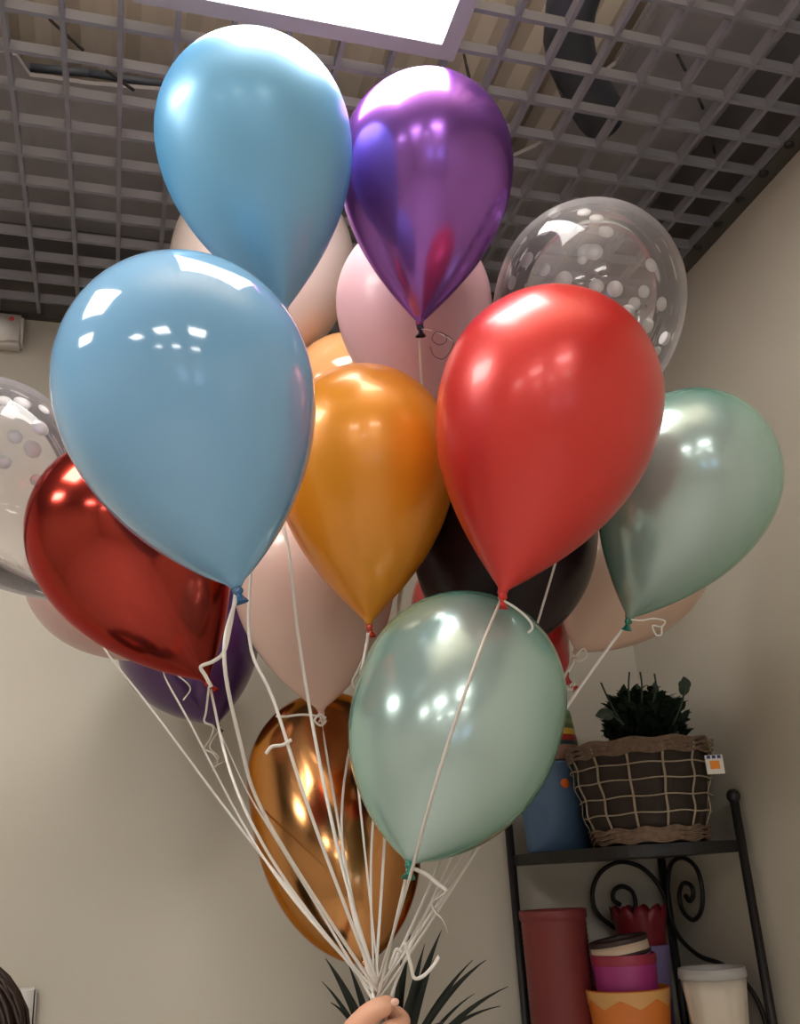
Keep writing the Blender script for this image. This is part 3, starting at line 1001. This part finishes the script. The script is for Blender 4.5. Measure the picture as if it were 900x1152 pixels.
def fit_balloons():
    for s in SPECS:
        B = Balloon()
        B.s = s
        B.R = s['D'] / 2
        B.crown = s.get('crown', 1.07)
        B.p, B.q = s['p'], s.get('q', 1.05)
        l, r, t = s['c']
        w = r - l
        cx, cy = (l + r) / 2, t + w * 0.53
        dist = FPX * s['D'] / w
        if 'ctr' in s:
            # the fattest ring is given as a circle in the image
            cx, cy, rp_ = s['ctr']
            B.C = EYE + ray(cx, cy).normalized() * dist
            for it in range(6):
                xs_ = [proj(B.C + (CR * math.cos(a_) + CF * math.sin(a_)) * B.R)[0] for a_ in np.linspace(0, 2 * math.pi, 72)]
                dist *= (max(xs_) - min(xs_)) / (2 * rp_)
                cx += s['ctr'][0] - (max(xs_) + min(xs_)) / 2
                B.C = EYE + ray(cx, cy).normalized() * dist
            place(B, cx, cy, dist)
            BY[s['k']] = B
            continue
        for it in range(9):
            place(B, cx, cy, dist)
            l1, r1, t1, b1 = outline(B)
            cx += (l + r - l1 - r1) / 2
            cy += t - t1
            dist *= (r1 - l1) / w
        place(B, cx, cy, dist)
        BY[s['k']] = B


def b_rad(B, t):
    """radius of balloon B at t along its axis (t>0 towards the knot)"""
    if t < 0:
        u = -t / (B.crown * B.R)
        return B.R * math.sqrt(max(0, 1 - u * u)) if u < 1 else -1
    u = t / B.L
    return B.R * g_prof(u, B.p, B.q) if u < 1 else -1


fit_balloons()
HAND_D = 1.15
HP = at(424, 1124, HAND_D)           # where the ribbons gather
clear_m = clear_film('latex_clear', (0.86, 0.80, 0.82, 1), 0.21, 0.75, 0.03)
M_DOT = mat('confetti_paper', (0.78, 0.76, 0.76, 1), 0.5)
dot_m = bpy.data.materials.new('confetti_dot'); dot_m.use_nodes = True
_nt = dot_m.node_tree
_pb = _nt.nodes['Principled BSDF']; _pb.inputs['Base Color'].default_value = (0.9, 0.88, 0.88, 1); _pb.inputs['Alpha'].default_value = 0.9; _pb.inputs['Roughness'].default_value = 0.5
ROOTS = {}
for k, B in BY.items():
    s = B.s
    m = s['m']
    if s.get('like'):
        m = BY[s['like']].s['m']; s['m'] = m
    if s.get('clear'):
        m = clear_m
    root = thing('balloon', s['label'], 'balloon', B.K, 'balloons in the bunch')
    ROOTS[k] = root
    bm = bmesh.new()
    prof = []
    n1, n2 = 26, 34
    for i in range(n1 + 1):
        a_ = math.pi / 2 * i / n1
        prof.append((B.R * math.sin(a_), -B.crown * B.R * math.cos(a_)))
    neck = 0.034 * B.R + 0.001
    for i in range(1, n2 + 1):
        u = (i / n2) ** 0.9
        prof.append((max(neck, B.R * g_prof(u, B.p, B.q)), B.L * u))
    prof[0] = (0, prof[0][1])
    add_revolve(bm, prof, 64, B.C, B.ax, cap1=True)
    obj('envelope', bm, m, root)
    # knot: tied roll and flared lip
    bm = bmesh.new()
    kr = 0.0055 if not s.get('clear') else 0.0045
    add_revolve(bm, [(neck, -0.002), (kr * 0.8, 0.0), (kr, 0.003), (kr * 1.05, 0.0055), (kr * 0.8, 0.008), (kr * 0.55, 0.009), (kr * 0.9, 0.013), (kr * 1.35, 0.0165), (kr * 1.5, 0.018), (kr * 1.35, 0.0185), (kr * 0.5, 0.013), (0, 0.012)], 20, B.K, (B.ax + Vector((0.15, -0.1, -0.3))).normalized(),
                wob=lambda r, h, t_: (r * (1 + 0.14 * math.sin(3 * t_ + h * 200)), h))
    mk = m
    if s.get('knc'):
        mk = latex('knot_' + k, s['knc'], 0.25)
    elif k in ('green', 'green_right'):
        mk = M_KG if 'M_KG' in globals() else latex('knot_green', (20, 110, 92), 0.2)
        M_KG = mk
    elif k == 'big_blue':
        mk = latex('knot_blue', (40, 92, 140), 0.2)
    elif s.get('clear'):
        mk = latex('knot_clear', (190, 180, 176), 0.3)
    obj('knot', bm, mk, root)
    if s.get('clear'):
        # paper dots clinging to the inside of the film
        rd = random.Random(11 + s['clear'])
        if s['clear'] == 1:
            pix = [(660, 283, 1.0), (671, 245, .8), (682, 260, .85), (592, 292, .95), (612, 303, .75), (638, 256, .9), (657, 238, .8), (613, 258, .9), (668, 283, 1.), (655, 292, .55), (634, 315, 1.), (671, 322, .8), (692, 325, .9), (725, 328, .7), (714, 342, .75), (733, 298, .8), (745, 342, .8), (760, 378, .7), (728, 367, .9), (738, 397, .8), (575, 318, .8), (588, 270, .6), (706, 352, .9)]
        else:
            pix = [(10, 462, 1.), (25, 452, .9), (46, 481, 1.), (17, 491, .8), (50, 460, .7), (5, 450, .8), (37, 505, 1.0), (30, 430, .9), (-20, 470, 1.), (-40, 520, 1.), (5, 520, .7), (40, 540, .6)]
        for px, py, sz in pix:
            d = ray(px, py).normalized()
            oc = EYE - B.C
            # march to the film
            t_ = (B.C - EYE).dot(d) - B.R * 1.25
            end = (B.C - EYE).dot(d) + B.R
            hit = None
            while t_ < end:
                P = EYE + d * t_
                ta = (P - B.C).dot(B.ax)
                rr = ((P - B.C) - B.ax * ta).length
                if rr < b_rad(B, ta) - 0.0012:
                    hit = P; break
                t_ += 0.0008
            if hit is None:
                continue
            nn = (hit - B.C).normalized()
            r_ = 0.0145 * sz
            bm = bmesh.new()
            add_revolve(bm, [(0, 0.0003), (r_, -0.0006), (r_ * 0.99, -0.0011), (0, -0.0003)], 20, hit - nn * 0.0006, nn)
            obj('confetti_dot', bm, dot_m, root)
        for i in range(12):
            th = rd.uniform(0, 2 * math.pi); zz = rd.uniform(-0.9, 0.8)
            a0 = B.ax.orthogonal().normalized(); b0_ = B.ax.cross(a0)
            ta = zz * B.R
            rr = b_rad(B, ta) - 0.0015
            P = B.C + B.ax * ta + (a0 * math.cos(th) + b0_ * math.sin(th)) * rr
            if (P - B.C).dot(CF) < 0.02:
                continue
            nn = (P - B.C).normalized()
            r_ = 0.0145 * rd.uniform(0.6, 1)
            bm = bmesh.new()
            add_revolve(bm, [(0, 0.0003), (r_, -0.0006), (r_ * 0.99, -0.0011), (0, -0.0003)], 16, P - nn * 0.0008, nn)
            obj('confetti_dot', bm, dot_m, root)


# ------------------------------------------------------------------ ribbons
def avoid(pts, own):
    P = [p.copy() for p in pts]
    n = len(P)
    for it in range(60):
        moved = False
        for i in range(2, n - 4):
            for k, B in BY.items():
                if k == own and i < 5:
                    continue
                v = P[i] - B.C
                ta = v.dot(B.ax)
                if ta > B.L + 0.02 or ta < -B.crown * B.R - 0.01:
                    continue
                rv = v - B.ax * ta
                rr = b_rad(B, min(ta, B.L * 0.985)) + 0.006
                if 0 <= rv.length < rr:
                    # prefer to slide towards or away from the eye, whichever is nearer
                    dirn = rv.normalized() if rv.length > 1e-6 else -CF
                    P[i] = B.C + B.ax * ta + dirn * (rr + 0.0005)
                    moved = True
        Q = [p.copy() for p in P]
        for i in range(1, n - 1):
            P[i] = Q[i] * 0.4 + (Q[i - 1] + Q[i + 1]) * 0.3
        if not moved and it > 4:
            break
    # leave the last word to the balloons
    for i in range(2, n - 4):
        for k, B in BY.items():
            if k == own and i < 5:
                continue
            v = P[i] - B.C
            ta = v.dot(B.ax)
            if ta > B.L or ta < -B.crown * B.R:
                continue
            rv = v - B.ax * ta
            rr = b_rad(B, min(ta, B.L * 0.985)) + 0.004
            if rv.length < rr:
                P[i] = B.C + B.ax * ta + rv.normalized() * rr
    return P


RW = 0.0042
rr_ = random.Random(5)
# ribbons with a course one can follow in the photo: image points with depths from the eye plane
COURSE = {
    'clear_left': [(120, 735, 1.55), (165, 790, 1.5), (280, 945, 1.32)],
    'green_right': [(655, 770, 1.47), (598, 855, 1.45), (543, 945, 1.33)],
    'clear_right': [(634, 618, 1.44), (612, 685, 1.47), (572, 800, 1.47), (528, 945, 1.33)],
    'peach': [(641, 748, 1.62), (600, 840, 1.5), (548, 938, 1.34)],
    'red_back': [(626, 795, 1.62), (575, 880, 1.46), (522, 960, 1.3)],
    'black': [(530, 840, 1.5), (497, 965, 1.3)],
    'pink_left': [(184, 760, 1.62), (215, 815, 1.52), (300, 975, 1.27)],
    'big_blue': [(250, 735, 0.99), (272, 840, 1.02), (300, 925, 1.06)],
    'dark_red': [(262, 880, 1.2), (320, 990, 1.17)],
    'white': [(318, 560, 1.40), (330, 680, 1.38), (352, 820, 1.3), (385, 980, 1.2)],
    'sky': [(276, 690, 1.24), (305, 775, 1.2), (345, 905, 1.16)],
    'orange': [(407, 745, 1.36), (400, 800, 1.33), (409, 950, 1.22)],
    'pink': [(412, 880, 1.34), (418, 1000, 1.25)],
    'orange_back': [(352, 830, 1.36), (385, 985, 1.24)],
    'white_pink': [(366, 840, 1.42), (392, 990, 1.26)],
    'red': [(535, 745, 1.05), (490, 880, 1.02), (462, 985, 1.07)],
    'purple': [(463, 420, 1.50), (452, 530, 1.66), (445, 660, 1.62), (440, 800, 1.45), (434, 1000, 1.25)],
    'bronze': [(416, 1100, 1.35)],
}
for n, (k, B) in enumerate(BY.items()):
    root = ROOTS[k]
    pts = [B.K + (B.ax * 0.008)]
    ang = 2.4 * n
    gather = HP + CR * (0.0062 * math.cos(ang)) + CF * (0.006 * math.sin(ang))
    for px, py, dp in COURSE.get(k, []):
        pts.append(at(px, py, dp))
    pts += [gather + (pts[-1] - gather).normalized() * 0.02, gather, gather - Vector((0, 0, 0.055))]
    sp = spline(pts, 44)
    sp = avoid(sp, k)
    bm = bmesh.new()
    add_ribbon(bm, sp, RW * rr_.uniform(0.8, 1.1), face=-CF, twist=rr_.uniform(-1.2, 1.2), phase=rr_.uniform(-0.4, 0.4))
    obj('ribbon', bm, M_RIBBON, root)


def tail(k, pix, dep, name='ribbon_tail', w=RW, twist=0.0, d2=None, n=40, phase=0.0):
    bm = bmesh.new()
    m_ = len(pix)
    pts = [at(px, py, dep if d2 is None else dep + (d2 - dep) * i / max(1, m_ - 1)) for i, (px, py) in enumerate(pix)]
    add_ribbon(bm, spline(pts, n), w, face=-CF, twist=twist, phase=phase)
    return obj(name, bm, M_RIBBON, ROOTS[k])


def kd(k):
    return (BY[k].K - EYE).dot(CF)


tail('big_blue', [(265, 668), (259, 705), (252, 733), (240, 744), (226, 750), (231, 760), (238, 773)], kd('big_blue') - 0.004, twist=0.5)
tail('dark_red', [(235, 772), (232, 800), (230, 812), (240, 818), (236, 832), (230, 842), (240, 848), (245, 858), (238, 868)], kd('dark_red') - 0.01, twist=1.5, w=0.003)
tail('purple_low', [(246, 822), (236, 840), (246, 852), (240, 862), (256, 856), (258, 866)], kd('purple_low') - 0.02, twist=2, w=0.003)
tail('pink_left', [(183, 748), (200, 760), (214, 774), (206, 788)], kd('pink_left') - 0.01, w=0.003)
tail('white_pink', [(360, 806), (340, 804), (322, 806), (310, 806)], kd('white_pink') - 0.012)
tail('white_pink', [(361, 806), (366, 812), (360, 816), (354, 810), (360, 804), (367, 808)], kd('white_pink') - 0.014, w=0.004, name='ribbon_bow')
tail('sky', [(328, 832), (318, 838), (306, 840), (299, 848)], 1.17)
tail('orange', [(414, 712), (411, 735), (404, 752), (397, 766), (400, 774), (408, 766), (404, 756)], kd('orange') - 0.02, w=0.0045, twist=1.0)
tail('red', [(567, 676), (580, 684), (594, 696), (599, 706), (594, 712)], kd('red') - 0.012, w=0.003)
tail('green_right', [(710, 697), (722, 698), (736, 696), (748, 699), (744, 705), (734, 704), (738, 714), (744, 714), (744, 704)], kd('green_right') - 0.014, w=0.0028)
tail('peach', [(648, 738), (656, 730), (660, 738), (650, 744), (642, 732), (646, 744), (640, 756)], kd('peach') - 0.014, w=0.0035, name='ribbon_bow')
tail('red_back', [(641, 772), (646, 768), (644, 776), (636, 774)], kd('red_back') - 0.012, w=0.005, name='ribbon_bow')
tail('purple', [(474, 370), (486, 372), (500, 378), (510, 384)], kd('purple') - 0.02, w=0.0014)
M_CURL = mat('ribbon_dark', (0.10, 0.06, 0.08, 1), 0.4)
bm = bmesh.new()
sp_ = spline([at(px, py, kd('purple') - 0.02) for px, py in [(486, 372), (500, 376), (502, 384), (494, 388), (486, 382), (490, 374), (500, 376), (510, 384), (506, 396)]] + [at(498, 404, kd('purple') - 0.02), at(488, 400, kd('purple') - 0.02), at(484, 390, kd('purple') - 0.02)], 60)
add_ribbon(bm, sp_, 0.0012, face=-CF)
obj('ribbon_curl', bm, M_CURL, ROOTS['purple'])['label'] = 'thin dark curl of ribbon'
tail('green', [(463, 976), (480, 984), (492, 994), (502, 1002), (494, 1010), (486, 1016), (490, 1026), (498, 1034), (504, 1050)], kd('green') + 0.01, w=0.0048, twist=1.6)
tail('green', [(455, 1060), (462, 1085), (466, 1100), (476, 1098), (486, 1088), (494, 1076)], 1.13, w=0.0042, twist=0.6)
tail('red', [(452, 1072), (446, 1068), (442, 1078), (438, 1090)], 1.13, w=0.004, twist=0.6)

# ------------------------------------------------------------------ the person holding the ribbons
M_SKIN = mat('skin', lin((214, 160, 132)), 0.45, sss=0.25, sss_rad=(0.01, 0.004, 0.002), bump=(180, 0.06))
M_HAIR = mat('hair_brown', (0.022, 0.009, 0.006, 1), 0.5, noise=(60, 0.5))
M_TOP = mat('dark_top', (0.05, 0.05, 0.065, 1), 0.8)
M_TROU = mat('dark_trousers', (0.03, 0.035, 0.05, 1), 0.8)

hc = at(-70, 1184, 1.34)                 # centre of the head
toC = Vector((EYE.x - hc.x, EYE.y - hc.y, 0)).normalized()      # faces the camera
left = Vector((0, 0, 1)).cross(toC).normalized()                # to the picture's right
if left.dot(CR) < 0: left = -left
UP = Vector((0, 0, 1))
feet_z = 0.0
person = thing('person', 'person with brown hair at the left edge, one hand gathering the balloon ribbons', 'person', (hc.x, hc.y, 0))


def skin_obj(name, chains, m, parent, sub=2, roots=()):
    """chains: lists of (Vector, radius); a chain whose first point equals an existing joint is joined to it"""
    verts, rad, edges = [], [], []
    def idx(p, r, own):
        for i, v in enumerate(verts):
            if (v - p).length < 1e-6:
                return i
        verts.append(p); rad.append(r); return len(verts) - 1
    starts = []
    for ch in chains:
        prev = None
        for p, r in ch:
            n_before = len(verts)
            i = idx(Vector(p), r, None)
            if prev is None and n_before == i:
                starts.append(i)
            if prev is not None:
                edges.append((prev, i))
            prev = i
    off = parent_origin(parent)
    me = bpy.data.meshes.new(name)
    me.from_pydata([v - off for v in verts], edges, [])
    o = bpy.data.objects.new(name, me)
    COL.objects.link(o)
    o.parent = parent
    sk = o.modifiers.new('skin', 'SKIN')
    sk.use_smooth_shade = True
    sk.branch_smoothing = 0.6
    for i, v in enumerate(me.skin_vertices[0].data):
        r = rad[i]
        v.radius = r if isinstance(r, tuple) else (r, r)
        v.use_root = i in starts
    ss = o.modifiers.new('sub', 'SUBSURF')
    ss.levels = ss.render_levels = sub
    me.materials.append(m)
    return o


def HQ(x, y, z):
    """hand space in mm: right in the picture, away from the eye, up; origin where the ribbons gather"""
    awy = Vector((CF.x, CF.y, 0)).normalized()
    rgt = awy.cross(UP)
    return HP + rgt * (x / 1000) + awy * (y / 1000) + UP * (z / 1000)


neck0 = hc - UP * 0.135 - toC * 0.015
chest = hc - UP * 0.36 - toC * 0.02
waist = hc - UP * 0.58 - toC * 0.01
pelvis = hc - UP * 0.74 - toC * 0.01
shL = neck0 - UP * 0.075 + left * 0.155
shR = neck0 - UP * 0.075 - left * 0.155
wrist = HQ(-58, 22, -92)
elbow = shL.lerp(wrist, 0.52) - UP * 0.11 + toC * 0.02
kneeL = pelvis - UP * 0.36 + left * 0.09; ankL = Vector((kneeL.x, kneeL.y, 0.08))
kneeR = pelvis - UP * 0.36 - left * 0.09; ankR = Vector((kneeR.x, kneeR.y, 0.08))
chains = [
    [(pelvis, 0.13), (waist, 0.115), (chest, 0.13), (neck0 - UP * 0.06, 0.075), (neck0, 0.05), (hc - UP * 0.075, 0.062), (hc - UP * 0.01, 0.082), (hc + UP * 0.055, 0.076), (hc + UP * 0.09, 0.045)],
    [(neck0 - UP * 0.06, 0.075), (shL, 0.052), (elbow, 0.038), (wrist, 0.024), (HQ(-34, 20, -64), (0.017, 0.03)), (HQ(-8, 22, -44), (0.013, 0.032))],
    [(neck0 - UP * 0.06, 0.075), (shR, 0.052), (shR - UP * 0.27 - left * 0.03, 0.040), (shR - UP * 0.48 - left * 0.02 + toC * 0.08, 0.025), (shR - UP * 0.56 - left * 0.01 + toC * 0.1, 0.034)],
    [(pelvis, 0.13), (pelvis - UP * 0.07 + left * 0.085, 0.085), (kneeL, 0.058), (ankL, 0.04), (ankL + toC * 0.13 - UP * 0.045, 0.032)],
    [(pelvis, 0.13), (pelvis - UP * 0.07 - left * 0.085, 0.085), (kneeR, 0.058), (ankR, 0.04), (ankR + toC * 0.13 - UP * 0.045, 0.032)],
    # face: nose and ears
    [(hc + toC * 0.07 + UP * 0.0, 0.010), (hc + toC * 0.098 - UP * 0.022, 0.011)],
    [(hc + left * 0.07 - UP * 0.01, 0.012), (hc + left * 0.088 + UP * 0.005 - toC * 0.01, 0.013)],
    [(hc - left * 0.07 - UP * 0.01, 0.012), (hc - left * 0.088 + UP * 0.005 - toC * 0.01, 0.013)],
    # thumb across the ribbons, four fingers curled round them
    [(HQ(-40, 6, -54), 0.019), (HQ(-28, -10, -32), 0.017), (HQ(-6, -17, -11), 0.0140), (HQ(13, -16, -5), 0.0135), (HQ(19, -14, -8), 0.0105)],
    [(HQ(-6, 24, -26), 0.0105), (HQ(22, 18, -17), 0.0100), (HQ(32, -2, -27), 0.0105), (HQ(18, -19, -29), 0.0096), (HQ(4, -16, -30), 0.0085)],
    [(HQ(-8, 25, -42), 0.0105), (HQ(22, 20, -37), 0.0105), (HQ(35, -2, -38), 0.0096), (HQ(19, -19, -41), 0.0085), (HQ(4, -15, -42), 0.0078)],
    [(HQ(-10, 24, -58), 0.0100), (HQ(19, 19, -56), 0.0098), (HQ(31, -2, -57), 0.0090), (HQ(16, -18, -59), 0.0080), (HQ(2, -14, -60), 0.0074)],
    [(HQ(-14, 22, -72), 0.0090), (HQ(13, 16, -73), 0.0085), (HQ(23, -2, -74), 0.0078), (HQ(11, -15, -75), 0.0070), (HQ(0, -12, -76), 0.0065)],
]
skin_obj('body', chains, M_SKIN, person, 2)
nail = bmesh.new(); add_ball(nail, HQ(22, -24, -2), 0.0055, 12, (1, 0.5, 0.8)); obj('thumbnail', nail, mat('nail', lin((226, 178, 160)), 0.25), person)
for sgn in (-1, 1):
    bm = bmesh.new(); add_ball(bm, hc + toC * 0.066 + left * (0.033 * sgn) + UP * 0.012, 0.0125); e = obj('eye', bm, mat('eye_white', (0.8, 0.8, 0.78, 1), 0.15), person)
    bm = bmesh.new(); add_ball(bm, hc + toC * 0.0752 + left * (0.033 * sgn) + UP * 0.012, 0.0055); obj('iris', bm, mat('iris_brown', (0.06, 0.03, 0.015, 1), 0.15), e)
bm = bmesh.new(); add_tube(bm, spline([hc + toC * 0.068 - UP * 0.052 - left * 0.024, hc + toC * 0.083 - UP * 0.05, hc + toC * 0.068 - UP * 0.052 + left * 0.024], 10), [0.003] + [0.0055] * 9 + [0.003], 8); obj('mouth', bm, mat('lips', lin((170, 92, 88)), 0.4), person)
# hair: a cap open at the face, with loose strands
bm = bmesh.new()
segu, segv = 40, 22
rows = []
for j in range(segv + 1):
    ph = math.pi * 0.86 * j / segv
    row = []
    for i in range(segu):
        th = 2 * math.pi * i / segu
        dv = toC * (math.sin(ph) * math.cos(th)) + left * (math.sin(ph) * math.sin(th)) + UP * math.cos(ph)
        r_ = 0.112 + 0.004 * math.sin(9 * th + 3 * ph)
        low = max(0, ph - 1.5)
        P = hc + UP * 0.0 + Vector(dv) * r_ + UP * 0.006 - UP * (0.10 * low * low)
        row.append(P)
    rows.append(row)
vs = [[bm.verts.new(p) for p in row] for row in rows]
for j in range(segv):
    for i in range(segu):
        i2 = (i + 1) % segu
        th = 2 * math.pi * (i + 0.5) / segu
        if th > math.pi: th = 2 * math.pi - th
        ph = math.pi * 0.86 * (j + 0.5) / segv
        if th < 0.72 and ph > 0.95:
            continue
        if j == 0 and i % 1 == 0:
            pass
        bm.faces.new((vs[j][i], vs[j + 1][i], vs[j + 1][i2], vs[j][i2]))
bmesh.ops.remove_doubles(bm, verts=bm.verts, dist=1e-5)
bmesh.ops.delete(bm, geom=[v for v in bm.verts if not v.link_faces], context='VERTS')
rh = random.Random(2)
for k in range(90):
    th = rh.uniform(0.75, 2 * math.pi - 0.75)
    dv0 = toC * math.cos(th) + left * math.sin(th)
    p0 = hc + UP * 0.112
    pts = []
    wv = rh.uniform(0, 6)
    ln = rh.uniform(1.5, 2.9)
    for q in range(11):
        ph = ln * q / 10
        low = max(0, ph - 1.5)
        dv = dv0 * math.sin(min(ph, 1.75)) + UP * math.cos(ph)
        pts.append(hc + dv * (0.114 + 0.003 * math.sin(wv + 2 * ph)) + UP * 0.006 - UP * 0.10 * low * low + left * 0.003 * math.sin(wv + ph * 3))
    add_tube(bm, pts, [0.0032] * 8 + [0.0025, 0.0018, 0.0007], 5)
obj('hair', bm, M_HAIR, person)


def shell(name, chains, m):
    return skin_obj(name, chains, m, person, 2)


shell('jumper', [[(pelvis - UP * 0.14, 0.175), (pelvis - UP * 0.02, 0.172), (waist, 0.135), (chest, 0.15), (neck0 - UP * 0.065, 0.085)],
                 [(neck0 - UP * 0.065, 0.085), (shL, 0.066), (elbow, 0.052), (elbow.lerp(wrist, 0.35), 0.044)],
                 [(neck0 - UP * 0.065, 0.085), (shR, 0.066), (shR - UP * 0.27 - left * 0.03, 0.054), (shR - UP * 0.46 - left * 0.02 + toC * 0.075, 0.036)]], M_TOP)
shell('trousers', [[(pelvis + UP * 0.06, 0.165), (pelvis - UP * 0.03, 0.165)], [(pelvis - UP * 0.03, 0.165), (pelvis - UP * 0.09 + left * 0.085, 0.118), (kneeL, 0.074), (ankL + UP * 0.03, 0.06)],
                   [(pelvis - UP * 0.03, 0.165), (pelvis - UP * 0.09 - left * 0.085, 0.118), (kneeR, 0.074), (ankR + UP * 0.03, 0.06)]], M_TROU)
